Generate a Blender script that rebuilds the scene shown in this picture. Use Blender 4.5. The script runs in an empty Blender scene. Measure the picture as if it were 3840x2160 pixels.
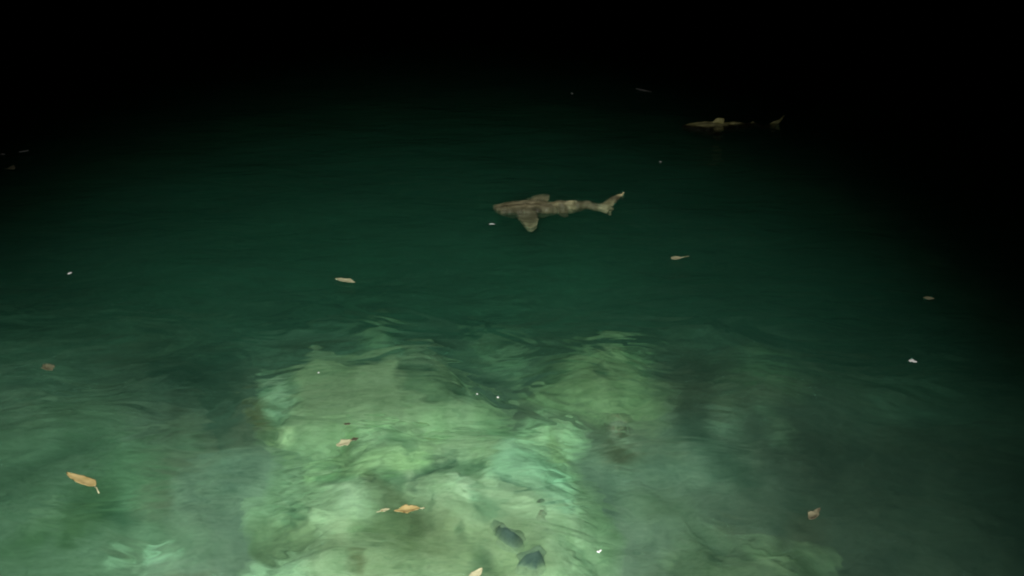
import bpy, bmesh, math, random
import numpy as np
from mathutils import Vector, Matrix

random.seed(7)
S = bpy.context.scene
COL = S.collection
R = math.radians

# ------------------------------------------------------------------ camera
CAM_H, PITCH, HFOV = 2.2, 24.0, 60.0
cd = bpy.data.cameras.new("camera"); cam = bpy.data.objects.new("camera", cd); COL.objects.link(cam)
cam.location = (0, 0, CAM_H); cam.rotation_euler = (R(90 - PITCH), 0, 0)
cd.sensor_width = 36; cd.lens = 18 / math.tan(R(HFOV / 2)); cd.clip_end = 500; cd.clip_start = 0.05
S.camera = cam
# ------------------------------------------------------------------ night sky
w = bpy.data.worlds.new("World"); S.world = w; w.use_nodes = True
nt = w.node_tree
sky = nt.nodes.new("ShaderNodeTexSky"); sky.sky_type = 'NISHITA'; sky.sun_disc = False
sky.sun_elevation = R(-11); sky.sun_rotation = R(200)
nt.links.new(sky.outputs[0], nt.nodes["Background"].inputs[0])
nt.nodes["Background"].inputs[1].default_value = 0.02
# ------------------------------------------------------------------ the floodlight on the jetty, above and behind the camera
LAMP_W = 4300.0
ld = bpy.data.lights.new("flood_light", 'SPOT'); lamp = bpy.data.objects.new("flood_light", ld); COL.objects.link(lamp)
ld.energy = LAMP_W; ld.color = (1.0, 0.97, 0.90); ld.shadow_soft_size = 0.45
ld.spot_size = R(62.5); ld.spot_blend = 0.85
lamp.location = (-0.15, -1.2, 3.6)
LAMP_AIM = Vector((-0.44, 2.58, 0.0))
lamp.rotation_euler = (LAMP_AIM - Vector(lamp.location)).to_track_quat('-Z', 'Y').to_euler()
# ------------------------------------------------------------------ exposure, sampling
S.view_settings.view_transform = 'Standard'; S.view_settings.look = 'None'
S.view_settings.exposure = 0.0; S.view_settings.gamma = 1.0
S.render.engine = 'CYCLES'
cy = S.cycles
cy.max_bounces = 4; cy.diffuse_bounces = 1; cy.glossy_bounces = 2; cy.transmission_bounces = 2
cy.volume_bounces = 1; cy.transparent_max_bounces = 12; cy.filter_width = 1.9
cy.caustics_reflective = False; cy.caustics_refractive = False

# ------------------------------------------------------------------ helpers
FPX = 1920 / math.tan(R(HFOV / 2))
def ground(px, py, z=0.0):
    """the place on the level z that the photograph shows at (px, py)"""
    d = Vector(((px - 1920) / FPX, -(py - 1080) / FPX, -1.0))
    d = Matrix.Rotation(R(90 - PITCH), 3, 'X') @ d
    t = (z - CAM_H) / d.z
    return Vector((d.x * t, d.y * t, z))
def V3(u, v):                      # coordinates noted on an enlarged crop of the rocks
    return (900 + .6988 * u, 1150 + .699 * v)
def metre(px, p):                  # size of px picture elements at place p
    return px / FPX * (Vector(p) - Vector(cam.location)).length

def _hash(ix, iy, seed):
    n = (ix.astype(np.int64) * 374761393 + iy.astype(np.int64) * 668265263 + seed * 1442695041) & 0xffffffff
    n = ((n ^ (n >> 13)) * 1274126177) & 0xffffffff
    return ((n ^ (n >> 16)) & 0xffff) / 65535.0
def vnoise(x, y, seed=0):
    ix, iy = np.floor(x), np.floor(y); fx, fy = x - ix, y - iy
    fx = fx * fx * fx * (fx * (fx * 6 - 15) + 10); fy = fy * fy * fy * (fy * (fy * 6 - 15) + 10)
    a, b = _hash(ix, iy, seed), _hash(ix + 1, iy, seed)
    c, d = _hash(ix, iy + 1, seed), _hash(ix + 1, iy + 1, seed)
    return (a + (b - a) * fx) * (1 - fy) + (c + (d - c) * fx) * fy
def fbm(x, y, seed=0, oct=4):
    s, a, t = 0, 1, 0
    for i in range(oct):
        s = s + a * (vnoise(x * 2**i + i * 17.3, y * 2**i - i * 9.1, seed + i) - .5); t += a; a *= .5
    return s / t * 2
def sstep(a, b, x):
    t = np.clip((x - a) / (b - a), 0, 1); return t * t * (3 - 2 * t)
def poly_sd(x, y, poly):
    d = np.full(x.shape, 1e9); inside = np.zeros(x.shape, bool)
    n = len(poly)
    for i in range(n):
        ax, ay = poly[i]; bx, by = poly[(i + 1) % n]
        ex, ey = bx - ax, by - ay
        t = np.clip(((x - ax) * ex + (y - ay) * ey) / (ex * ex + ey * ey + 1e-12), 0, 1)
        d = np.minimum(d, np.hypot(x - ax - t * ex, y - ay - t * ey))
        c = ((ay > y) != (by > y)) & (x < (bx - ax) * (y - ay) / (by - ay + 1e-12) + ax)
        inside ^= c
    return np.where(inside, d, -d)
def line_dist(x, y, pts, ys):
    d = np.full(x.shape, 1e9)
    for (ax, ay), (bx, by) in zip(pts[:-1], pts[1:]):
        ex, ey = bx - ax, (by - ay) * ys
        px, py = x - ax, (y - ay) * ys
        t = np.clip((px * ex + py * ey) / (ex * ex + ey * ey + 1e-12), 0, 1)
        d = np.minimum(d, np.hypot(px - t * ex, py - t * ey))
    return d

def tag(o, label=None, cat=None, group=None, kind=None):
    for k, v in (("label", label), ("category", cat), ("group", group), ("kind", kind)):
        if v: o[k] = v
    return o
def mesh_obj(name, verts, faces, mat, parent=None, smooth=True, tint=None):
    me = bpy.data.meshes.new(name)
    me.from_pydata([tuple(v) for v in verts], [], [tuple(f) for f in faces]); me.update()
    if smooth: me.polygons.foreach_set("use_smooth", [True] * len(me.polygons))
    if tint is not None:
        a = me.color_attributes.new("tint", 'FLOAT_COLOR', 'POINT')
        if tint.shape[1] == 3: tint = np.concatenate([tint, np.ones((len(tint), 1))], 1)
        a.data.foreach_set("color", tint.astype(np.float32).ravel())
    me.materials.append(mat)
    o = bpy.data.objects.new(name, me); COL.objects.link(o); o.parent = parent
    return o

# ------------------------------------------------------------------ materials
def new_mat(name):
    m = bpy.data.materials.new(name); m.use_nodes = True; m.node_tree.nodes.clear()
    return m, m.node_tree.nodes, m.node_tree.links
def noise(N, L, scale, detail=5, rough=.55, stretch=(1, 1, 1), dist=0.0):
    tc = N.new("ShaderNodeTexCoord"); mp = N.new("ShaderNodeMapping"); mp.inputs[3].default_value = stretch
    n = N.new("ShaderNodeTexNoise"); n.inputs["Scale"].default_value = scale
    n.inputs["Detail"].default_value = detail; n.inputs["Roughness"].default_value = rough
    n.inputs["Distortion"].default_value = dist
    L.new(tc.outputs["Object"], mp.inputs[0]); L.new(mp.outputs[0], n.inputs[0])
    return n.outputs["Fac"]
def ramp(N, L, fac, stops):
    r = N.new("ShaderNodeValToRGB"); e = r.color_ramp.elements
    for i, (p, c) in enumerate(stops):
        el = e[i] if i < 2 else e.new(p)
        el.position = p; el.color = (*c, 1)
    L.new(fac, r.inputs[0]); return r.outputs[0]
def mul(N, L, a, b):
    m = N.new("ShaderNodeMix"); m.data_type = 'RGBA'; m.blend_type = 'MULTIPLY'; m.inputs[0].default_value = 1
    L.new(a, m.inputs[6]); L.new(b, m.inputs[7]); return m.outputs[2]
def finish(N, L, col, rough=.9, bump=None, strength=.4, dist=.02, spec=.2):
    p = N.new("ShaderNodeBsdfPrincipled"); o = N.new("ShaderNodeOutputMaterial")
    L.new(col, p.inputs["Base Color"]); p.inputs["Roughness"].default_value = rough
    p.inputs["Specular IOR Level"].default_value = spec
    if bump is not None:
        b = N.new("ShaderNodeBump"); b.inputs["Strength"].default_value = strength; b.inputs["Distance"].default_value = dist
        L.new(bump, b.inputs["Height"]); L.new(b.outputs[0], p.inputs["Normal"])
    L.new(p.outputs[0], o.inputs[0])

def bed_noise(N, L, scale, detail=5, rough=.55, stretch=(1, 1, 1), dist=0.0):
    g = N.new("ShaderNodeNewGeometry"); mp = N.new("ShaderNodeMapping"); mp.inputs[3].default_value = stretch
    n = N.new("ShaderNodeTexNoise"); n.inputs["Scale"].default_value = scale
    n.inputs["Detail"].default_value = detail; n.inputs["Roughness"].default_value = rough; n.inputs["Distortion"].default_value = dist
    L.new(g.outputs["Position"], mp.inputs[0]); L.new(mp.outputs[0], n.inputs[0]); return n.outputs["Fac"]
def bed_material(name, silt, rock, bump=.35):
    """silt that passes into algae-covered rock as the alpha of the mesh's tint rises"""
    m, N, L = new_mat(name)
    a = ramp(N, L, bed_noise(N, L, 2.0, 6, .6, (1, 1.3, 1), 1.6), [(.36, silt[0]), (.62, silt[1])])
    b = ramp(N, L, bed_noise(N, L, 3.0, 6, .62, (1, 1.4, 1), 1.8), [(.36, rock[0]), (.60, rock[1])])
    at = N.new("ShaderNodeAttribute"); at.attribute_name = "tint"
    mx = N.new("ShaderNodeMix"); mx.data_type = 'RGBA'; L.new(at.outputs["Alpha"], mx.inputs[0]); L.new(a, mx.inputs[6]); L.new(b, mx.inputs[7])
    st = ramp(N, L, bed_noise(N, L, 4.0, 5, .62, (.75, 1.5, 1), 2.6), [(.36, (.76, .81, .76)), (.46, (.94, .96, .94)), (.58, (1, 1, 1)), (.70, (1.0, 1.0, 1.0))])
    s2 = ramp(N, L, bed_noise(N, L, 9.0, 4, .6, (.6, 1.6, 1), 3.0), [(.34, (.72, .77, .74)), (.44, (1, 1, 1))])
    f = ramp(N, L, bed_noise(N, L, 46, 3, .6, (.45, 1.4, 1), .8), [(.30, (.82, .84, .82)), (.62, (1, 1, 1))])
    c = mx.outputs[2]
    for q in (st, s2, f, at.outputs["Color"]): c = mul(N, L, c, q)
    finish(N, L, c, .95, bed_noise(N, L, 15, 6, .6), bump, .02, .1)
    return m
SILT = ((.22, .25, .19), (.40, .42, .31)); PALE = ((.45, .53, .33), (.60, .65, .44))
M_PALE = bed_material("algae_covered_rock", SILT, PALE)
M_SAND = bed_material("silty_seabed", SILT, PALE)
M_DARKROCK = bed_material("dark_stone", PALE, ((.07, .10, .09), (.12, .16, .14)))
M_BROWNROCK = bed_material("brown_stone", PALE, ((.12, .10, .06), (.17, .14, .10)))

def leaf_material(name, lo, hi, spot):
    m, N, L = new_mat(name)
    a = ramp(N, L, noise(N, L, 22, 4), [(.35, lo), (.65, hi)])
    s = ramp(N, L, noise(N, L, 48, 2, .5), [(.30, spot), (.38, (1, 1, 1))])
    finish(N, L, mul(N, L, a, s), .6, noise(N, L, 90, 3), .4, .004, .3)
    return m
M_LEAF = leaf_material("dry_leaf_tan", (.16, .125, .045), (.25, .20, .09), (.3, .2, .12))
M_LEAFPALE = leaf_material("dry_leaf_pale", (.19, .19, .11), (.28, .28, .175), (.66, .62, .48))
M_LEAFDARK = leaf_material("dry_leaf_brown", (.02, .019, .010), (.11, .105, .065), (.4, .36, .25))
m, N, L = new_mat("white_foam_glint")
finish(N, L, ramp(N, L, noise(N, L, 120, 2), [(.3, (.5, .52, .5)), (.7, (.62, .62, .62))]), .35, None, spec=.5); M_FOAM_GLINT = m

def skin_material(name, lo, hi):
    m, N, L = new_mat(name)
    a = ramp(N, L, noise(N, L, 9, 5, .65, (.55, 1.5, 1.2), 1.8), [(.34, lo), (.60, hi)])
    b = ramp(N, L, noise(N, L, 30, 3, .6, (.5, 1.4, 1)), [(.3, (.6, .58, .5)), (.6, (1, 1, 1))])
    at = N.new("ShaderNodeAttribute"); at.attribute_name = "tint"
    finish(N, L, mul(N, L, mul(N, L, a, b), at.outputs["Color"]), .5, noise(N, L, 60, 3), .2, .005, .4)
    return m
M_SKIN = skin_material("mottled_brown_skin", (.34, .31, .17), (.84, .78, .48))
M_SKINY = skin_material("yellowish_skin", (.60, .60, .22), (.90, .88, .44))

# water: clear surface that mirrors more at a glance, over green, slightly cloudy water
m, N, L = new_mat("green_water"); M_WATER = m
tr = N.new("ShaderNodeBsdfTransparent"); gl = N.new("ShaderNodeBsdfGlossy"); gl.inputs["Roughness"].default_value = .03
bp = N.new("ShaderNodeBump"); bp.inputs["Strength"].default_value = .5; bp.inputs["Distance"].default_value = .03
n1 = noise(N, L, 3.0, 4, .5, (.8, 1.5, 1), 1.4)
L.new(n1, bp.inputs["Height"]); L.new(bp.outputs[0], gl.inputs["Normal"])
lw = N.new("ShaderNodeLayerWeight"); lw.inputs[0].default_value = .5; L.new(bp.outputs[0], lw.inputs["Normal"])
pw = N.new("ShaderNodeMath"); pw.operation = 'POWER'; pw.inputs[1].default_value = 5; L.new(lw.outputs["Facing"], pw.inputs[0])
ma = N.new("ShaderNodeMath"); ma.operation = 'MULTIPLY_ADD'; ma.inputs[1].default_value = .98; ma.inputs[2].default_value = .02
L.new(pw.outputs[0], ma.inputs[0])
rf = N.new("ShaderNodeBsdfRefraction"); rf.inputs["IOR"].default_value = 1.045; rf.inputs["Roughness"].default_value = 0
b2 = N.new("ShaderNodeBump"); b2.inputs["Strength"].default_value = 1.0; b2.inputs["Distance"].default_value = .20
L.new(noise(N, L, 2.3, 2.0, .5, (.85, 1.3, 1), 1.3), b2.inputs["Height"]); L.new(b2.outputs[0], rf.inputs["Normal"])
m2 = N.new("ShaderNodeMixShader"); m2.inputs[0].default_value = .54; L.new(tr.outputs[0], m2.inputs[1]); L.new(rf.outputs[0], m2.inputs[2])
mx = N.new("ShaderNodeMixShader"); L.new(ma.outputs[0], mx.inputs[0]); L.new(m2.outputs[0], mx.inputs[1]); L.new(gl.outputs[0], mx.inputs[2])
out = N.new("ShaderNodeOutputMaterial"); L.new(mx.outputs[0], out.inputs["Surface"])
SIG_S = (.034, .072, .055); SIG_A = (.52, .12, .22)
def vol(node, sig, invert):
    d = max(sig); v = N.new(node); c = [s / d for s in sig]
    if invert: c = [1 - x for x in c]
    v.inputs["Color"].default_value = (*c, 1); v.inputs["Density"].default_value = d; return v
ad = N.new("ShaderNodeAddShader")
L.new(vol("ShaderNodeVolumeScatter", SIG_S, False).outputs[0], ad.inputs[0])
L.new(vol("ShaderNodeVolumeAbsorption", SIG_A, True).outputs[0], ad.inputs[1])
L.new(ad.outputs[0], out.inputs["Volume"])

# ------------------------------------------------------------------ grids
def axis(spans):
    a = []
    for lo, hi, st in spans: a += list(np.arange(lo, hi - 1e-6, st))
    return np.array(a + [spans[-1][1]])
def grid_faces(nx, ny):
    i = np.arange(nx - 1)[None, :] + np.arange(ny - 1)[:, None] * nx
    return np.stack([i, i + 1, i + 1 + nx, i + nx], -1).reshape(-1, 4)

def wave(x, y):
    return .007 * np.sin(2.1 * x + 3.7 * y + 1.2 * np.sin(.8 * x)) + .004 * np.sin(-3.3 * x + 5.2 * y) + .010 * fbm(x * 2.0, y * 4.0, 5, 3)

# seabed: falls away from the shore
def seabed_z(x, y):
    z = -.46 - .03 * np.maximum(y - 3.0, 0) - .10 * np.maximum(y - 4.3, 0) - .45 * sstep(4.3, 8.2, y)
    z = z - .22 * sstep(1.3, 3.0, x) + .06 * fbm(x * .8, y * .8, 21, 4) + .02 * fbm(x * 4, y * 4, 22, 3)
    return np.maximum(z, -6.5)

def wob(x, y):
    """wavering outlines, like everything seen through the moving water"""
    a, b = fbm(x * 2.6, y * 5.5, 101, 3), fbm(x * 2.6 + 30, y * 5.5, 111, 3)
    c, d = fbm(x * 7, y * 17, 121, 3), fbm(x * 7 + 30, y * 17, 131, 3)
    return x + .055 * a + .035 * c, y + .06 * b + .035 * d
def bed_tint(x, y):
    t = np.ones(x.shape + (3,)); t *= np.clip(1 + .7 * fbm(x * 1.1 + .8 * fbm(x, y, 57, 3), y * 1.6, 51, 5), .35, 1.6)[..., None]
    beam_fade = sstep(.3, 1.3, x + .6 * fbm(x * .9, y * .9, 58, 4)) * (1 - .55 * sstep(3.7, 4.8, y)); t *= 1 - beam_fade[..., None] * np.array([.79, .80, .80])  # seabed colour darkened to the right, painting in the beam's falloff
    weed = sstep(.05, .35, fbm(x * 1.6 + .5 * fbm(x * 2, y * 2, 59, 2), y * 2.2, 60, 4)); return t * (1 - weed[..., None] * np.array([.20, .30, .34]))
STROKES = []     # (level, [points in the photo], width px, tint rgb, lift in m)
def paint(x, y, z_level, tint, h, level):
    for lv, pts, wpx, tc, dz in STROKES:
        if lv != level: continue
        P = [ground(a, b, z_level) for a, b in pts]
        mid = P[len(P) // 2]
        wd = metre(wpx, mid) * 1.3
        tc = tuple(c ** 1.5 for c in tc)
        wx = x + .25 * wd * fbm(x / wd * .45, y / wd * .3, 31, 3) * 2
        wy = y + .4 * wd * fbm(x / wd * .45, y / wd * .3, 37, 3) * 2
        d = line_dist(wx, wy, [(p.x, p.y) for p in P], .55)
        k = 1 - sstep(wd * .5, wd * 1.3, d)
        k = k * np.clip(.9 + .4 * fbm(x * 5, y * 5, 41, 3), 0, 1)
        for c in range(3): tint[..., c] *= 1 + (tc[c] - 1) * k
        h += .3 * dz * k

def rock(name, px_poly, top, edge=.18, rough=.05, seed=1, mat=None, step=.025, level=None, base_tint=(1, 1, 1), bulge=.8, warp=.07, base=None, soft=.12, rib=.75):
    P = [ground(a, b, top) for a, b in px_poly]; poly = [(p.x, p.y) for p in P]
    xs = [p[0] for p in poly]; ys = [p[1] for p in poly]
    X = np.arange(min(xs) - .3, max(xs) + .3, step); Y = np.arange(min(ys) - .3, max(ys) + .3, step)
    x, y = np.meshgrid(X, Y)
    ux, uy = wob(x, y)
    sd = poly_sd(ux + warp * fbm(x * 2.6, y * 2.0, seed, 4), uy + warp * 1.3 * fbm(x * 2.6 + 40, y * 2.0, seed + 3, 4), poly)
    bed = seabed_z(x, y)
    bot = bed - .05 if base is None else np.full(x.shape, base)
    k = sstep(-.02, edge, sd) ** bulge
    folds = fbm(ux * 1.5 + .6 * fbm(x * 1.1, y * 1.1, seed + 9, 2), uy * 1.9, seed + 5, 5)
    h = bot + (top - bot) * k + rough * k * (folds - 1.2 * np.abs(fbm(ux * 1.3 + 9, uy * 1.6 + 3, seed + 11, 4)) + .4)
    t = np.ones(x.shape + (3,)) * np.array(base_tint)
    t *= np.clip(1 + .24 * fbm(ux * 1.2, uy * 1.9, seed + 20, 5), .5, 1.4)[..., None]
    wx = ux + .16 * fbm(x * 1.7, y * 2.2, seed + 41, 3); wy = uy + .13 * fbm(x * 1.7 + 20, y * 2.2, seed + 43, 3)
    for fr, am, th, sgn in ((1.5, .30, .085, -1), (2.8, .24, .10, -1), (1.9, .20, .07, 1), (4.6, .20, .12, -1)):
        r_ = np.abs(fbm(wx * fr + 3.1 * fr, wy * fr * 1.7 - fr, seed + int(fr * 50), 3))
        t *= 1 + rib * sgn * am * ((1 - sstep(th * .3, th, r_)) * sstep(-.15, .25, fbm(ux * 1.1 + fr, uy * 1.5, seed + 47, 3)))[..., None]
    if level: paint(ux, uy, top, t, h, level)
    ro = sstep(0, soft, sd + soft * .6 * fbm(ux * 3, uy * 5, seed + 30, 4))
    if base is None:
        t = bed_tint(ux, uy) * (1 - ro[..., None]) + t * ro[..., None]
        h = np.maximum(h, bed + np.where(sd > .02, .010 * sstep(.02, .1, sd), -.25 * (.02 - sd)))
    h = np.minimum(h, -.06); t = np.concatenate([t, ro[..., None]], -1)
    keep = sd > -.06
    nx, ny = len(X), len(Y)
    F = grid_faces(nx, ny); kf = keep.ravel()[F].all(1); F = F[kf]
    used = np.unique(F); remap = -np.ones(nx * ny, int); remap[used] = np.arange(len(used))
    V = np.stack([x, y, h], -1).reshape(-1, 3)[used]
    o_x, o_y = float(np.mean(V[:, 0])), float(np.mean(V[:, 1]))
    o = mesh_obj(name, V - np.array([o_x, o_y, 0]), remap[F], mat or M_PALE, tint=t.reshape(-1, 4)[used])
    o.location = (o_x, o_y, 0)
    return o

def s(level, pts, wpx, tc, dz=0.0, crop=True):
    if not isinstance(tc, tuple): tc = (tc, tc, tc)
    STROKES.append((level, [V3(*p) for p in pts] if crop else pts, wpx, tc, dz))
DK = (.42, .50, .50); MD = (.62, .70, .68); LT = (1.16, 1.15, 1.20); RED = (.62, .36, .34)
# the front slab: cracks, folds, worn pale places
s('front', [(955, 1010), (975, 930), (1035, 865), (1110, 830)], 16, DK, -.03)
s('front', [(1010, 900), (1130, 880), (1290, 890)], 30, MD, -.04)
s('front', [(1430, 930), (1510, 985), (1570, 990), (1620, 1022), (1690, 1020)], 12, DK, -.03)
s('front', [(630, 940), (690, 946)], 7, (.3, .36, .33))
s('front', [(680, 955), (770, 1000), (830, 1075)], 28, (.62, .62, .58), -.04)
s('front', [(720, 880), (800, 925), (880, 975)], 24, MD, -.03)
s('front', [(800, 690), (880, 700), (915, 735), (920, 790)], 15, MD, -.03)
s('front', [(1310, 706), (1370, 690), (1410, 680), (1480, 692)], 8, (.5, .62, .58))
s('front', [(1380, 700), (1440, 700)], 12, LT, .01)
s('front', [(1240, 845), (1320, 850)], 8, MD)
s('front', [(250, 1040), (320, 1110)], 18, MD, -.03)
s('front', [(400, 880), (480, 910), (600, 940)], 16, MD, -.03)
s('front', [(1175, 1215), (1195, 1250)], 14, MD)
s('front', [(985, 1095), (1045, 1030)], 9, MD)
s('front', [(40, 1200), (150, 1260), (280, 1240)], 60, (.60, .60, .55), -.08)
s('front', [(600, 1385), (660, 1395)], 14, (.55, .5, .42))
s('front', [(1240, 1410), (1320, 1400)], 24, MD)
s('front', [(960, 560), (1080, 560)], 45, (.80, .74, .62))
s('front', [(1150, 530), (1330, 560), (1500, 600)], 50, (.86, .88, .86), -.03)
s('front', [(1560, 560), (1880, 610)], 22, (1.15, 1.15, 1.15), .03)
s('front', [(1700, 700), (1800, 740)], 26, (.70, .66, .58))
s('front', [(560, 640), (600, 740)], 30, (.86, .86, .78), -.02)
s('front', [(540, 1020), (650, 1105)], 28, LT, .03)
s('front', [(1190, 935), (1260, 1020)], 22, LT, .03)
s('front', [(470, 620), (560, 540), (900, 530), (1000, 600)], 70, (1.25, 1.30, 1.2), .03)
s('front', [(400, 830), (700, 850), (950, 840)], 40, (1.18, 1.24, 1.1), .03)
s('front', [(1480, 860), (1650, 870), (1700, 960)], 60, (1.0, 1.14, 1.2), .04)
s('front', [(300, 1140), (560, 1170)], 22, (1.1, 1.1, 1.1), .03)
s('front', [(1080, 1130), (1250, 1180), (1430, 1330)], 40, (1.04, 1.04, 1.02), .03)
s('front', [(1720, 1290), (1900, 1310)], 16, MD)
s('front', [(1300, 1080), (1420, 1120)], 30, (.7, .78, .76))
s('front', [(640, 1190), (860, 1230), (880, 1280)], 50, (.74, .78, .72))
s('front', [(1960, 1380), (2010, 1420)], 14, MD)
s('front', [(60, 1400), (500, 1420)], 40, (1.05, 1.08, 1.12), .04)
# rear left mound
s('rear', [(870, 340), (1010, 350), (1130, 410), (1240, 460), (1390, 494)], 20, (.34, .42, .42), -.05)  # wedge of ledge shadow painted into the rock, with a shallow recess
s('rear', [(940, 430), (1060, 470), (1200, 485)], 36, (.62, .70, .68), -.07)  # softer inner part of the painted ledge shadow
s('rear', [(220, 235), (330, 250), (460, 245)], 17, (.58, .60, .52), -.02)
s('rear', [(260, 420), (290, 500)], 18, MD, -.03)
s('rear', [(620, 300), (720, 290)], 14, MD)
s('rear', [(880, 230), (960, 300), (1010, 330)], 36, (.86, .92, .95))
s('rear', [(1120, 350), (1200, 355)], 14, MD)
s('rear', [(0, 420), (60, 480), (110, 560)], 30, (.78, .62, .58), -.02)
s('rear', [(60, 560), (180, 620)], 40, (.70, .72, .68), -.10)
s('rear', [(90, 400), (200, 420), (230, 500)], 40, (1.05, 1.1, 1.2), .02)
s('rear', [(110, 680), (300, 672)], 11, (1.5, 1.4, 1.4), .03)
s('rear', [(200, 330), (560, 350)], 30, (.85, .9, .88))
s('rear', [(1060, 340), (1250, 400), (1400, 450)], 16, (1.15, 1.15, 1.1), .02)
# right mound
s('right', [(1870, 255), (1910, 290), (1970, 350)], 17, DK, -.03)
s('right', [(2080, 215), (2150, 250), (2210, 315)], 18, MD, -.03)
s('right', [(1560, 195), (1640, 185)], 12, DK)
s('right', [(2180, 115), (2240, 145)], 13, DK)
s('right', [(2010, 120), (2160, 118), (2270, 180)], 12, (1.3, 1.3, 1.3), .03)
s('right', [(1680, 160), (1800, 240)], 40, (.80, .86, .84))
s('right', [(1920, 150), (2180, 180)], 50, (1.18, 1.22, 1.2), .03)
s('right', [(2290, 150), (2330, 230), (2340, 270)], 20, (.62, .52, .40))
s('right', [(1650, 380), (1750, 440), (1900, 440)], 26, (.76, .80, .76), -.02)
s('right', [(1940, 400), (2140, 390)], 18, (.82, .86, .86))
# lower right ridge
s('front', [(500, 1400), (900, 1340), (1300, 1390), (1500, 1360)], 90, (.80, .78, .74))  # dull brownish patches that also paint the lamp dimmer in the foreground
s('front', [(820, 1130), (1000, 1250), (1150, 1330)], 60, (.84, .84, .80))  # more foreground dimming painted into the slab colour
s('front', [(900, 600), (1300, 700), (1600, 720)], 110, (1.2, 1.24, 1.2))  # mid slab painted brighter, as the beam's hot spot
s('front', [(900, 505), (1100, 500), (1390, 498)], 13, (.5, .6, .58))  # lower edge of the painted ledge shadow
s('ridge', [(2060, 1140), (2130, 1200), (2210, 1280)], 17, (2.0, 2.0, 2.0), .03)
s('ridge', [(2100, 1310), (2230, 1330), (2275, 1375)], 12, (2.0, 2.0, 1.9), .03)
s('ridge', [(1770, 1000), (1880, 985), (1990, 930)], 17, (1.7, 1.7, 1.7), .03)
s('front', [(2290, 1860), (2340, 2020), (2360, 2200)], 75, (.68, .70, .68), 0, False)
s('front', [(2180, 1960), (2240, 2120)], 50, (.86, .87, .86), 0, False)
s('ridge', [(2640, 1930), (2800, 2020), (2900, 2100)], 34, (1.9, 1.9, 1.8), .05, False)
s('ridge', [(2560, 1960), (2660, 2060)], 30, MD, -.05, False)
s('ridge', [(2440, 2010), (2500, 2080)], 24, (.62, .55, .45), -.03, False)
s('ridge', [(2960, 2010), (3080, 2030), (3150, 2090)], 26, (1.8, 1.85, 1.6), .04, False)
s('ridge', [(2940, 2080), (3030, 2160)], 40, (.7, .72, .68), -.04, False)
# red-brown weed bed at the right and pale streaks lying on it
s('weed', [(1930, 560), (2010, 600), (2060, 620)], 34, RED)
s('weed', [(1990, 780), (2120, 830)], 34, RED)
s('weed', [(1830, 770), (1890, 830), (1980, 850)], 28, (.45, .40, .38))
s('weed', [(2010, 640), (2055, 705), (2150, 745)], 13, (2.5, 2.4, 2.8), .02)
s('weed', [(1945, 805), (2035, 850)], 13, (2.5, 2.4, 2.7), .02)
# the left shelf
s('left', [(330, 1480), (480, 1400), (600, 1375)], 14, (1.15, 1.2, 1.15), .03, False)
s('left', [(560, 1525), (700, 1540), (790, 1570)], 17, (1.6, 1.6, 1.6), .03, False)
s('left', [(700, 1480), (780, 1500), (800, 1560)], 40, (.62, .66, .64), -.06, False)
s('left', [(120, 1760), (280, 1700)], 60, (.72, .76, .74), -.04, False)
s('left', [(300, 1880), (360, 1960), (300, 2010)], 46, (.62, .70, .58), -.06, False)
s('left', [(170, 1960), (300, 1980)], 36, (1.25, 1.2, 1.2), .03, False)
s('left', [(430, 1920), (480, 1960)], 26, MD, -.03, False)
s('left', [(480, 1780), (600, 1850), (700, 1830)], 70, (1.12, 1.2, 1.12), .03, False)
s('left', [(560, 2075), (610, 2060), (655, 2050)], 15, (2.2, 2.2, 2.3), .03, False)  # this and the next two: caustic light streaks painted on the shelf
s('left', [(430, 2120), (540, 2090), (600, 2075)], 16, (1.9, 1.9, 1.95), .02, False)
s('left', [(560, 2150), (660, 2110), (730, 2100)], 20, (2.1, 2.1, 2.1), .02, False)
s('left', [(790, 1970), (850, 1982)], 12, (1.8, 1.8, 1.8), .02, False)
s('left', [(740, 1750), (800, 1850)], 40, (.82, .80, .70), -.03, False)
s('left', [(60, 2060), (160, 2040)], 40, (.72, .80, .70), -.03, False)
s('left', [(350, 1900), (900, 2230)], 30, (1.1, 1.1, 1.1), .0, False)
# patches on the seabed itself
s('bed', [(620, 1480), (800, 1380), (960, 1280), (1150, 1200), (1400, 1140), (1700, 1160), (1850, 1240)], 60, (.52, .66, .66), -.05, False)
s('bed', [(1900, 1200), (2150, 1130), (2450, 1140), (2640, 1230)], 50, (.68, .78, .76), -.03, False)
s('bed', [(780, 1450), (850, 1600), (850, 1760), (800, 1880)], 50, (.74, .84, .84), -.03, False)
s('bed', [(1800, 1300), (1880, 1390), (1980, 1480)], 80, (1.8, 1.75, 1.6), 0, False)
s('bed', [(2680, 1700), (2750, 1620), (2850, 1600)], 46, (1.5, 1.6, 1.55), .05, False)
s('bed', [(2860, 1700), (2880, 1800)], 34, (1.4, 1.5, 1.4), .05, False)
s('bed', [(2610, 1830), (2700, 1835)], 8, (1.5, 1.5, 1.5), .02, False)
s('bed', [(2720, 1870), (2790, 1890)], 12, (1.5, 1.5, 1.5), .02, False)
s('bed', [(2560, 1750), (2680, 1880), (2760, 1960)], 40, (.6, .68, .66), 0, False)
s('bed', [(730, 1480), (800, 1560), (860, 1640)], 50, (.6, .66, .62), 0, False)

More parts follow.
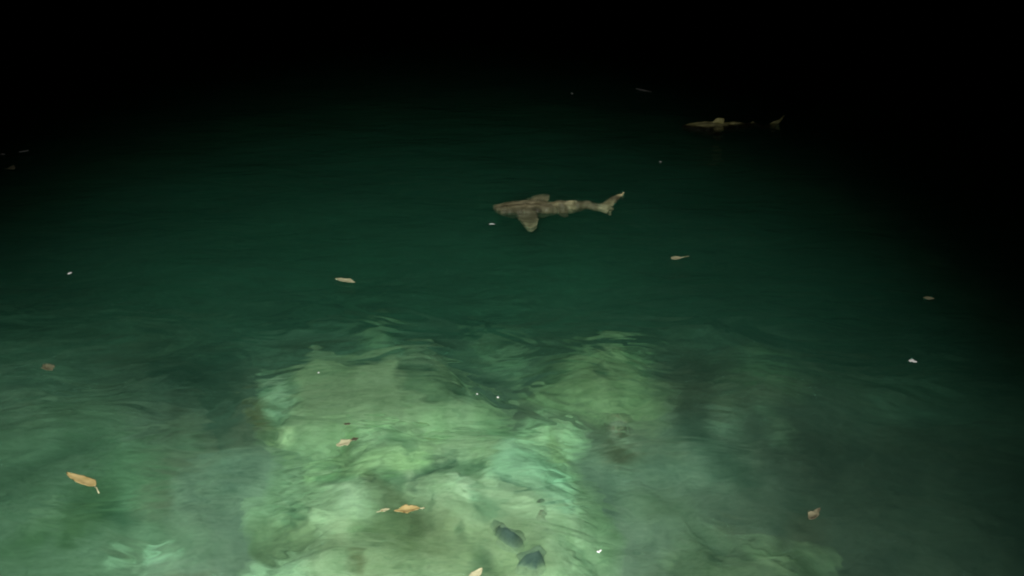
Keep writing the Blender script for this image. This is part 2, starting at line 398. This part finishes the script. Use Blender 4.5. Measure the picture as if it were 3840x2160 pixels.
# ------------------------------------------------------------------ seabed and water
X = axis([(-45, -10, 2.5), (-10, -5, .2), (-5, 6, .035), (6, 12, .2), (12, 47, 2.5)])
Y = axis([(-4, 1.2, .4), (1.2, 6, .04), (6, 10, .06), (10, 16, .2), (16, 70, 2.5)])
x, y = np.meshgrid(X, Y); z = seabed_z(x, y)
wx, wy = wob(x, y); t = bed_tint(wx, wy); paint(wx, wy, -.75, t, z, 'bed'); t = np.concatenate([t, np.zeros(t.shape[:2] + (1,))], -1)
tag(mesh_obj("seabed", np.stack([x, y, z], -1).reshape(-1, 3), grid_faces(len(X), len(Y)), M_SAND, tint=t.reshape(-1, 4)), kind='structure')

X = axis([(-44, -6, 2), (-6, 6, .06), (6, 46, 2)]); Y = axis([(-3.5, 1.5, .5), (1.5, 10, .05), (10, 16, .25), (16, 68, 2)])
x, y = np.meshgrid(X, Y); z = wave(x, y); nx, ny = len(X), len(Y)
V = np.stack([x, y, z], -1).reshape(-1, 3); F = [tuple(f) for f in grid_faces(nx, ny)]
ring = [i for i in range(nx)] + [nx * j + nx - 1 for j in range(1, ny)] + [nx * (ny - 1) + i for i in range(nx - 2, -1, -1)] + [nx * j for j in range(ny - 2, 0, -1)]
nv = len(V); low = V[ring].copy(); low[:, 2] = -8.0; V = np.concatenate([V, low]); n = len(ring)
for i in range(n):
    j = (i + 1) % n; F.append((ring[j], ring[i], nv + i, nv + j))
F.append(tuple(nv + i for i in reversed(range(n))))
tag(mesh_obj("water", V, F, M_WATER), kind='structure')

# ------------------------------------------------------------------ rocks under the water
def stone(label, cat, group, *a, **k):
    return tag(rock("submerged_rock", *a, **k), label, cat, group)
G = "rocks lying under the green water"
stone("large pale green rock slab under the water, brightest and nearest, with dark cracks", "rock", G,
      [(965, 1710), (1030, 1668), (1200, 1640), (1230, 1520), (1340, 1490), (1560, 1500), (1680, 1512), (1900, 1508), (2080, 1480), (2230, 1545),
       (2250, 1610), (2180, 1680), (2210, 1745), (2300, 1790), (2330, 1950), (2420, 2200), (2400, 2700), (900, 2700), (850, 2200), (900, 2050), (890, 1930), (900, 1850), (970, 1820)],
      -.35, soft=.09, edge=.42, rough=.014, seed=3, level='front', step=.011, base_tint=(1.06, 1.10, 1.04))
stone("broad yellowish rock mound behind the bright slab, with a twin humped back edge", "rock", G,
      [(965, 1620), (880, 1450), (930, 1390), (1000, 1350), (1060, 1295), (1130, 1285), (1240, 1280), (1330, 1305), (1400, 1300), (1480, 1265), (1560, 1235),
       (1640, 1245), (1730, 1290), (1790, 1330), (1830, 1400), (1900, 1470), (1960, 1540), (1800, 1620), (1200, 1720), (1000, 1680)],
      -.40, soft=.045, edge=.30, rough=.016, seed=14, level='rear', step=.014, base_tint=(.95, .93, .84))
stone("rounded dim green rock right of the twin humped mound", "rock", G,
      [(1880, 1540), (1850, 1440), (1940, 1340), (2040, 1265), (2081, 1227), (2193, 1202), (2298, 1192), (2437, 1213), (2507, 1262), (2528, 1325), (2556, 1430), (2566, 1520), (2500, 1620), (2420, 1660), (2240, 1640), (2080, 1600)],
      -.45, soft=.26, edge=.6, rough=.02, seed=27, level='right', step=.018, base_tint=(.90, .87, .72))
stone("faint small rock hump fading into dark water behind the mounds", "rock", G,
      [(1180, 1290), (1290, 1200), (1370, 1150), (1440, 1138), (1520, 1170), (1570, 1215), (1580, 1260), (1400, 1330)],
      -.56, soft=.25, edge=.45, rough=.03, seed=33, step=.04, base_tint=(.62, .60, .54))
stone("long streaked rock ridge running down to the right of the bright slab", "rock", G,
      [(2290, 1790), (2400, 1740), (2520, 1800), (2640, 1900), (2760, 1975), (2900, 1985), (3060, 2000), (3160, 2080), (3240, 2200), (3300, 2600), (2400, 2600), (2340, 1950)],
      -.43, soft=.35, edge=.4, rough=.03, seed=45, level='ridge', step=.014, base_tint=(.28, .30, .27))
stone("low red brown weedy rock beside the right end of the bright slab", "rock", G,
      [(2180, 1560), (2250, 1520), (2400, 1540), (2480, 1620), (2500, 1720), (2440, 1800), (2300, 1800), (2180, 1740)],
      -.47, soft=.3, edge=.4, rough=.02, seed=52, level='weed', step=.014, base_tint=(.40, .36, .32))
stone("wide dull teal rock shelf left of the bright slab under a tan leaf", "rock", G,
      [(-500, 1500), (-100, 1490), (200, 1430), (480, 1375), (640, 1400), (760, 1500), (850, 1640), (840, 1800), (800, 1900), (860, 2060), (800, 2260), (750, 2700), (-700, 2700), (-700, 1700)],
      -.44, rib=.4, soft=.5, edge=.6, rough=.018, seed=61, level='left', step=.015, base_tint=(.40, .49, .47))
stone("dim rock patch deep in the green water at the right of the rounded rock", "rock", G,
      [(2620, 1360), (2780, 1270), (2980, 1300), (3070, 1400), (3080, 1530), (2900, 1570), (2700, 1500)],
      -.58, soft=.4, edge=.5, rough=.03, seed=71, step=.04, base_tint=(.64, .72, .64))
o = tag(rock("submerged_stone", [(1852, 1941), (1906, 1928), (1953, 1963), (1996, 1996), (1972, 2025), (1928, 2055), (1874, 2017)], -.27, edge=.06, rough=.008, seed=81, soft=.05, base=-.40, mat=M_DARKROCK, step=.012, warp=.03),
        "dark grey stone with a blurred outline on the bright slab, upper of a close pair", "stone", "small stones on the bright slab")
o = tag(rock("submerged_stone", [(1923, 2080), (1965, 2050), (1992, 2036), (2014, 2034), (2034, 2066), (2046, 2123), (1999, 2108), (1953, 2104)], -.255, edge=.05, rough=.008, seed=88, soft=.015, base=-.40, mat=M_DARKROCK, step=.012, warp=.015),
        "dark triangular stone on the bright slab, lower and sharper of a close pair", "stone", "small stones on the bright slab")
o = tag(rock("submerged_stone", [(2044, 1892), (2064, 1884), (2076, 1905), (2078, 1934), (2046, 1936)], -.315, edge=.04, rough=.01, seed=93, soft=.015, base=-.40, mat=M_BROWNROCK, step=.01, warp=.01),
        "little brown upright stone on the bright slab above the dark pair", "stone", "small stones on the bright slab")

# ------------------------------------------------------------------ leaves afloat
def leaf(label, p0, p1, wide, mat, curl=.25, seed=0, stem=None, lump=.25, lift=.0, fold=.3, notch=0.0, name="floating_leaf", group="dry leaves floating on the water"):
    """p0 base, p1 tip in the photo; wide = breadth / length on the ground"""
    rnd = random.Random(seed)
    a, b = ground(*p0), ground(*p1); ln = (b - a).length
    d = (b - a) / ln; sd = Vector((-d.y, d.x, 0)); W = wide * ln
    nu, nv = 26, 11; top, bot = [], []
    ph = [rnd.uniform(0, 6.28) for _ in range(6)]
    for i in range(nu):
        u = i / (nu - 1)
        prof = math.sin(math.pi * min(max(u, .0), 1) ** .8) ** .8 if 0 < u < 1 else 0.02
        for j in range(nv):
            v = j / (nv - 1) * 2 - 1
            e = 1 + lump * (math.sin(7 * u + ph[0]) + .7 * math.sin(15 * u + ph[1] + (2 if v > 0 else 0)) + .4 * math.sin(31 * u + ph[4] + v)) * .5
            if notch and .35 < u < .6: e *= 1 - notch * (v > 0)
            yy = v * .5 * W * max(prof * e, .03)
            bend = .07 * ln * math.sin(2.6 * u + ph[2])
            zz = fold * .45 * abs(yy) + curl * ln * (u - .5) ** 2 * .35 + .010 * ln * 8 * .3 * math.sin(9 * u + 3 * v + ph[3]) * .2 + lift
            p = d * (u * ln) + sd * (yy + bend * .6) + Vector((0, 0, zz + .004))
            top.append(p); bot.append(p - Vector((0, 0, .0018)))
    F = [tuple(reversed(f)) for f in grid_faces(nv, nu)]; k = nu * nv
    F += [tuple(q + k for q in reversed(f)) for f in F[:]]
    rim = [j for j in range(nv)] + [nv * i + nv - 1 for i in range(1, nu)] + [nv * (nu - 1) + j for j in range(nv - 2, -1, -1)] + [nv * i for i in range(nu - 2, 0, -1)]
    for q in range(len(rim)):
        r_, n_ = rim[q], rim[(q + 1) % len(rim)]; F.append((r_, n_, n_ + k, r_ + k))
    o = mesh_obj(name, top + bot, F, mat)
    o.location = (a.x, a.y, float(wave(np.array(a.x), np.array(a.y))) + .004)
    tag(o, label, "leaf", group)
    if stem:
        pts = [ground(*q) - a + Vector((0, 0, .006 + lift)) for q in stem]
        tube("stem", pts, .0022, .0030, M_LEAFPALE, o)
    return o
def tube(name, pts, r0, r1, mat, parent=None):
    V, F, ns = [], [], 7
    for i, p in enumerate(pts):
        q = pts[min(i + 1, len(pts) - 1)] - pts[max(i - 1, 0)]; q.normalize()
        s1 = q.cross(Vector((0, 0, 1))).normalized(); s2 = s1.cross(q)
        r = r0 + (r1 - r0) * i / (len(pts) - 1)
        for kx in range(ns):
            an = 2 * math.pi * kx / ns; V.append(p + (s1 * math.cos(an) + s2 * math.sin(an)) * r)
    for i in range(len(pts) - 1):
        for kx in range(ns):
            F.append((i * ns + kx, i * ns + (kx + 1) % ns, (i + 1) * ns + (kx + 1) % ns, (i + 1) * ns + kx))
    F.append(tuple(range(ns))[::-1]); F.append(tuple((len(pts) - 1) * ns + kx for kx in range(ns)))
    return mesh_obj(name, V, F, mat, parent)

leaf("long tan dry leaf with a bent pale stem, over the dull left shelf", (355, 1838), (258, 1782), .27, M_LEAF, seed=1, lump=.22,
     stem=[(355, 1836), (366, 1842), (369, 1852), (374, 1862)])
leaf("bright orange tan ragged leaf afloat over the middle of the bright slab", (1575, 1912), (1478, 1917), .42, M_LEAF, seed=5, lump=.5, fold=.5,
     stem=[(1575, 1912), (1584, 1911), (1592, 1909)])
leaf("pale torn leaf shred just left of the bright orange tan leaf", (1462, 1912), (1412, 1926), .24, M_LEAFPALE, seed=6, lump=.8, fold=.3)
leaf("thin yellowish leaf afloat on dark water above the faint rock hump", (1255, 1048), (1333, 1060), .36, M_LEAFPALE, seed=9, lump=.4, fold=.5)
leaf("pale buff curled leaf afloat right of and below the mottled shark", (2516, 972), (2556, 968), .75, M_LEAFPALE, seed=13, lump=.2, fold=.5,
     stem=[(2552, 969), (2566, 966), (2584, 963)])
leaf("crumpled pale leaf sunk just at the surface over the rear mound's left foot", (1262, 1680), (1322, 1660), .6, M_LEAFPALE, seed=17, lump=.5, fold=.3)
leaf("dark brown leaf scrap touching the crumpled pale leaf", (1315, 1655), (1345, 1648), .6, M_LEAFDARK, seed=19, lump=.4)
leaf("small curled brown leaf with pale ends afloat in the dim water at lower right", (3030, 1958), (3078, 1918), .36, M_LEAFDARK, seed=23, lump=.35, fold=.9, curl=.9)
leaf("small pinkish leaf afloat in the dim water near the left edge", (164, 1358), (192, 1382), .5, M_LEAFPALE, seed=29, lump=.5, fold=.5, lift=-.03)
leaf("small pale leaf afloat in the blackness at the left edge", (30, 640), (58, 642), 1.3, M_LEAFPALE, seed=31, lump=.3, lift=.01, fold=.7)
leaf("barely lit leaf afloat near the right edge in black water", (3462, 1116), (3504, 1119), .6, M_LEAFPALE, seed=37, lump=.3)
leaf("barely lit leaf afloat in the black water right of the yellowish shark", (3116, 404), (3146, 405), .8, M_LEAFPALE, seed=41, lump=.3)
leaf("pale yellow leaf cut by the bottom edge of the view", (1768, 2194), (1808, 2147), .5, M_LEAFPALE, seed=43, lump=.2)
leaf("tiny dark leaf scrap afloat above the crumpled pale leaf", (1290, 1599), (1316, 1596), .5, M_LEAFDARK, seed=47, lump=.3)

# ------------------------------------------------------------------ foam flecks, bubbles and a modelled glint
def fleck(label, blobs, lift=.001):
    """a scrap of froth, also used for a lamp glint: small bubbles sticking together, each (px, py, radius px)"""
    c = ground(*blobs[0][:2]); bm = bmesh.new()
    pts = []
    for i, (px, py, r) in enumerate(blobs):
        p = ground(px, py); pts.append((p, metre(r, p)))
    for i in range(len(pts) - 1):
        (p, r), (q, r2) = pts[i], pts[i + 1]
        for kx in range(3):
            f = kx / 3; cc = p.lerp(q, f) - c; rr = r + (r2 - r) * f
            bmesh.ops.create_uvsphere(bm, u_segments=10, v_segments=7, radius=rr, matrix=Matrix.Translation(cc + Vector((0, 0, lift))) @ Matrix.Diagonal((1, 1.3, .4, 1)))
    p, r = pts[-1]
    bmesh.ops.create_uvsphere(bm, u_segments=10, v_segments=7, radius=r, matrix=Matrix.Translation(p - c + Vector((0, 0, lift))) @ Matrix.Diagonal((1, 1.3, .4, 1)))
    me = bpy.data.meshes.new("foam_glint_fleck"); bm.to_mesh(me); bm.free(); me.materials.append(M_FOAM_GLINT)
    for f in me.polygons: f.use_smooth = True
    o = bpy.data.objects.new("foam_glint_fleck", me); COL.objects.link(o)
    rm = o.modifiers.new("weld", 'REMESH'); rm.mode = 'VOXEL'; rm.voxel_size = max(.0008, min(r for _, r in pts) * .3)
    o.location = (c.x, c.y, float(wave(np.array(c.x), np.array(c.y))))
    return tag(o, label, "foam", "white foam flecks and a lamp glint on the water")
fleck("bright white hooked lamp glint near the bottom, right of the dark stones", [(2241, 2063, 3.2), (2246, 2065, 3.0), (2250, 2061, 3), (2254, 2058, 2.5)])  # glint of the lamp on the water, modelled as small white blobs
fleck("dimmer left dot of the two white flecks at the tip of the dark cleft", [(1789, 1482, 3.0), (1790, 1483, 2.6)])
fleck("brighter right dot of the two white flecks at the tip of the dark cleft", [(1866, 1494, 3.4), (1869, 1495, 2.8)])
fleck("white double fleck in dark water near the right edge", [(3411, 1361, 5), (3420, 1358, 6), (3424, 1363, 5), (3433, 1364, 4)])
fleck("single white speck in the dark green water at far left, above the pinkish leaf", [(257, 1020, 5), (263, 1018, 5)])
fleck("tiny white speck in the black water left of the thin foam streak", [(2145, 349, 5), (2147, 350, 4)])
fleck("tiny faint speck over the left part of the humped rear mound", [(1193, 1392, 2.5), (1196, 1392, 2)])
fleck("thin broken foam streak in the black water at the top", [(2386, 335, 3), (2400, 338, 5), (2414, 341, 5), (2440, 346, 3)])
fleck("lone tiny speck in black water between the two sharks", [(2476, 608, 4), (2478, 608, 3)])
fleck("white speck at the extreme left edge in black water", [(10, 581, 6), (15, 582, 5)])
fleck("short faint foam streak in black water just above the left edge leaf", [(76, 573, 4), (90, 571, 4), (104, 568, 4)])
fleck("pale froth speck off the mottled shark's snout", [(1836, 841, 2), (1845, 840, 3), (1854, 842, 2)])

# ------------------------------------------------------------------ sharks
def ellipsoid(bm, c, r, rot=None):
    mtx = Matrix.Translation(c) @ (rot.to_4x4() if rot else Matrix()) @ Matrix.Diagonal((*r, 1))
    bmesh.ops.create_uvsphere(bm, u_segments=20, v_segments=14, radius=1, matrix=mtx)
def loft(bm, rings):
    """rings: (centre, half breadth, half depth, heading) - a smooth closed body"""
    ns, R_ = 20, []
    for c, hb, hd, h in rings:
        side = Vector((-h.y, h.x, 0)).normalized()
        R_.append([bm.verts.new(Vector(c) + side * math.cos(2 * math.pi * k / ns) * hb + Vector((0, 0, 1)) * math.sin(2 * math.pi * k / ns) * hd) for k in range(ns)])
    for a, b in zip(R_[:-1], R_[1:]):
        for k in range(ns): bm.faces.new((a[k], a[(k + 1) % ns], b[(k + 1) % ns], b[k]))
    bm.faces.new(R_[0][::-1]); bm.faces.new(R_[-1])
def fin(bm, outline, normal, thick):
    """a thick, closed plate along an outline"""
    n = normal.normalized() * thick * .5
    a = [bm.verts.new(Vector(p) + n) for p in outline]; b = [bm.verts.new(Vector(p) - n) for p in outline]
    bm.faces.new(a); bm.faces.new(b[::-1]); k = len(a)
    for i in range(k): bm.faces.new((a[(i + 1) % k], a[i], b[i], b[(i + 1) % k]))
def shark(label, nose, tail, z, L_scale, mat, sink, fins, pale):
    a, b = ground(*nose), ground(*tail); ln = (b - a).length; d = (b - a) / ln; sd = Vector((-d.y, d.x, 0)); up = Vector((0, 0, 1))
    if sd.y > 0: sd = -sd                              # sd points to the viewer's side
    def P(u, v=0, w_=0): return d * (u * ln) + sd * (v * ln + .025 * ln * math.sin(5.2 * u + .5)) + up * (w_ * ln)
    prof = [(0, .012, .010), (.03, .06, .028), (.08, .10, .040), (.16, .145, .054), (.26, .15, .062), (.36, .125, .062), (.48, .08, .054),
            (.60, .052, .050), (.72, .036, .036), (.82, .022, .026), (.90, .012, .018), (.97, .006, .010)]
    bm = bmesh.new()
    loft(bm, [(P(u), hb * ln, hd * ln, d) for u, hb, hd in prof])
    for pts, nrm in fins(P, d, sd, up): fin(bm, pts, nrm, .016 * ln)
    me = bpy.data.meshes.new("shark"); bm.to_mesh(me); bm.free()
    o = bpy.data.objects.new("shark", me); COL.objects.link(o)
    rm = o.modifiers.new("weld", 'REMESH'); rm.mode = 'VOXEL'; rm.voxel_size = .008 * ln
    sm = o.modifiers.new("soft", 'SMOOTH'); sm.factor = .5; sm.iterations = 3
    dg = bpy.context.evaluated_depsgraph_get(); me2 = bpy.data.meshes.new_from_object(o.evaluated_get(dg))
    o.modifiers.clear(); o.data = me2; me2.name = "shark"
    me2.materials.clear(); me2.materials.append(mat)
    n_ = len(me2.vertices); co = np.empty(n_ * 3, np.float32); me2.vertices.foreach_get("co", co); co = co.reshape(-1, 3)
    u = co @ np.array(d) / ln; v_ = co @ np.array(sd) / ln
    co[:, 2] += .018 * fbm(u * 9, v_ * 6, 201, 3); co[:, :2] += np.array(sd)[None, :2] * (.032 * fbm(u * 7 + 5, v_ * 6, 205, 3) + .016 * fbm(u * 20, v_ * 10, 207, 2))[:, None]
    me2.vertices.foreach_set("co", co.astype(np.float32).ravel()); me2.update()
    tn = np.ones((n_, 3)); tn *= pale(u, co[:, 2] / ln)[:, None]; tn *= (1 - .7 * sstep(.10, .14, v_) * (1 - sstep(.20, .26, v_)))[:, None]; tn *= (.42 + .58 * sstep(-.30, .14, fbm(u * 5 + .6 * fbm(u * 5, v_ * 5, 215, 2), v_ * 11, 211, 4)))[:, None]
    at = me2.color_attributes.new("tint", 'FLOAT_COLOR', 'POINT')
    at.data.foreach_set("color", np.concatenate([tn, np.ones((n_, 1))], 1).astype(np.float32).ravel())
    for f in me2.polygons: f.use_smooth = True
    o.location = (a.x, a.y, sink)
    return tag(o, label, "shark", "sharks swimming at the surface")
def fins1(P, d, sd, up):
    return [
        ([P(.17, .07, -.01), P(.33, .07, -.01), P(.36, .20, -.03), P(.345, .31, -.045), P(.30, .36, -.055), P(.27, .33, -.05), P(.20, .19, -.03)], up),      # near pectoral
        ([P(.20, -.07, .0), P(.36, -.07, .0), P(.45, -.19, .01), P(.47, -.25, .015), P(.43, -.28, .015), P(.36, -.27, .015), P(.28, -.20, .01)], up),         # far pectoral
        ([P(.50, .05, -.02), P(.60, .045, -.02), P(.60, .13, -.03), P(.56, .14, -.03)], up),                                            # near pelvic
        ([P(.52, -.05, -.02), P(.62, -.045, -.02), P(.63, -.12, -.02), P(.58, -.13, -.02)], up),
        ([P(.56, 0, .045), P(.66, 0, .035), P(.68, 0, .055), P(.655, 0, .066), P(.61, 0, .060)], sd),                                   # dorsal
        ([P(.70, 0, .025), P(.77, 0, .02), P(.785, 0, .035), P(.765, 0, .040)], sd),
        ([P(.84, 0, .01), P(.90, -.03, .04), P(.97, -.08, .075), P(1.06, -.15, .10), P(1.07, -.14, .085), P(.99, -.05, .03), P(.95, .03, .0), P(.95, .10, -.035), P(.90, .04, -.03), P(.85, 0, -.01)], sd),
    ]
def fins2(P, d, sd, up):
    return [
        ([P(.20, .07, -.02), P(.33, .07, -.02), P(.38, .22, -.07), P(.33, .24, -.08), P(.25, .15, -.05)], up),
        ([P(.20, -.07, -.02), P(.33, -.07, -.02), P(.38, -.20, -.07), P(.33, -.22, -.08), P(.25, -.15, -.05)], up),
        ([P(.30, 0, .06), P(.42, 0, .06), P(.43, 0, .092), P(.415, 0, .108), P(.375, 0, .112), P(.34, 0, .098)], sd),
        ([P(.66, 0, .02), P(.73, 0, .02), P(.75, 0, .05), P(.72, 0, .055)], sd),
        ([P(.84, 0, .01), P(.90, 0, .05), P(.97, 0, .085), P(1.03, -.02, .125), P(1.05, -.02, .12), P(1.0, 0, .07), P(.97, 0, .03), P(.97, 0, -.03), P(.93, 0, -.05), P(.89, 0, -.02)], sd),
    ]
shark("mottled brown shark at the surface, nearer of two, broad head left and tail tip raised", (1848, 752), (2318, 752), 0, 1, M_SKIN, -.066, fins1,
      lambda u, z: np.ones_like(u))
shark("yellowish shark almost lost in the black distance, rounded fin breaking the surface", (2556, 466), (2926, 466), 0, 1, M_SKINY, -.036, fins2,
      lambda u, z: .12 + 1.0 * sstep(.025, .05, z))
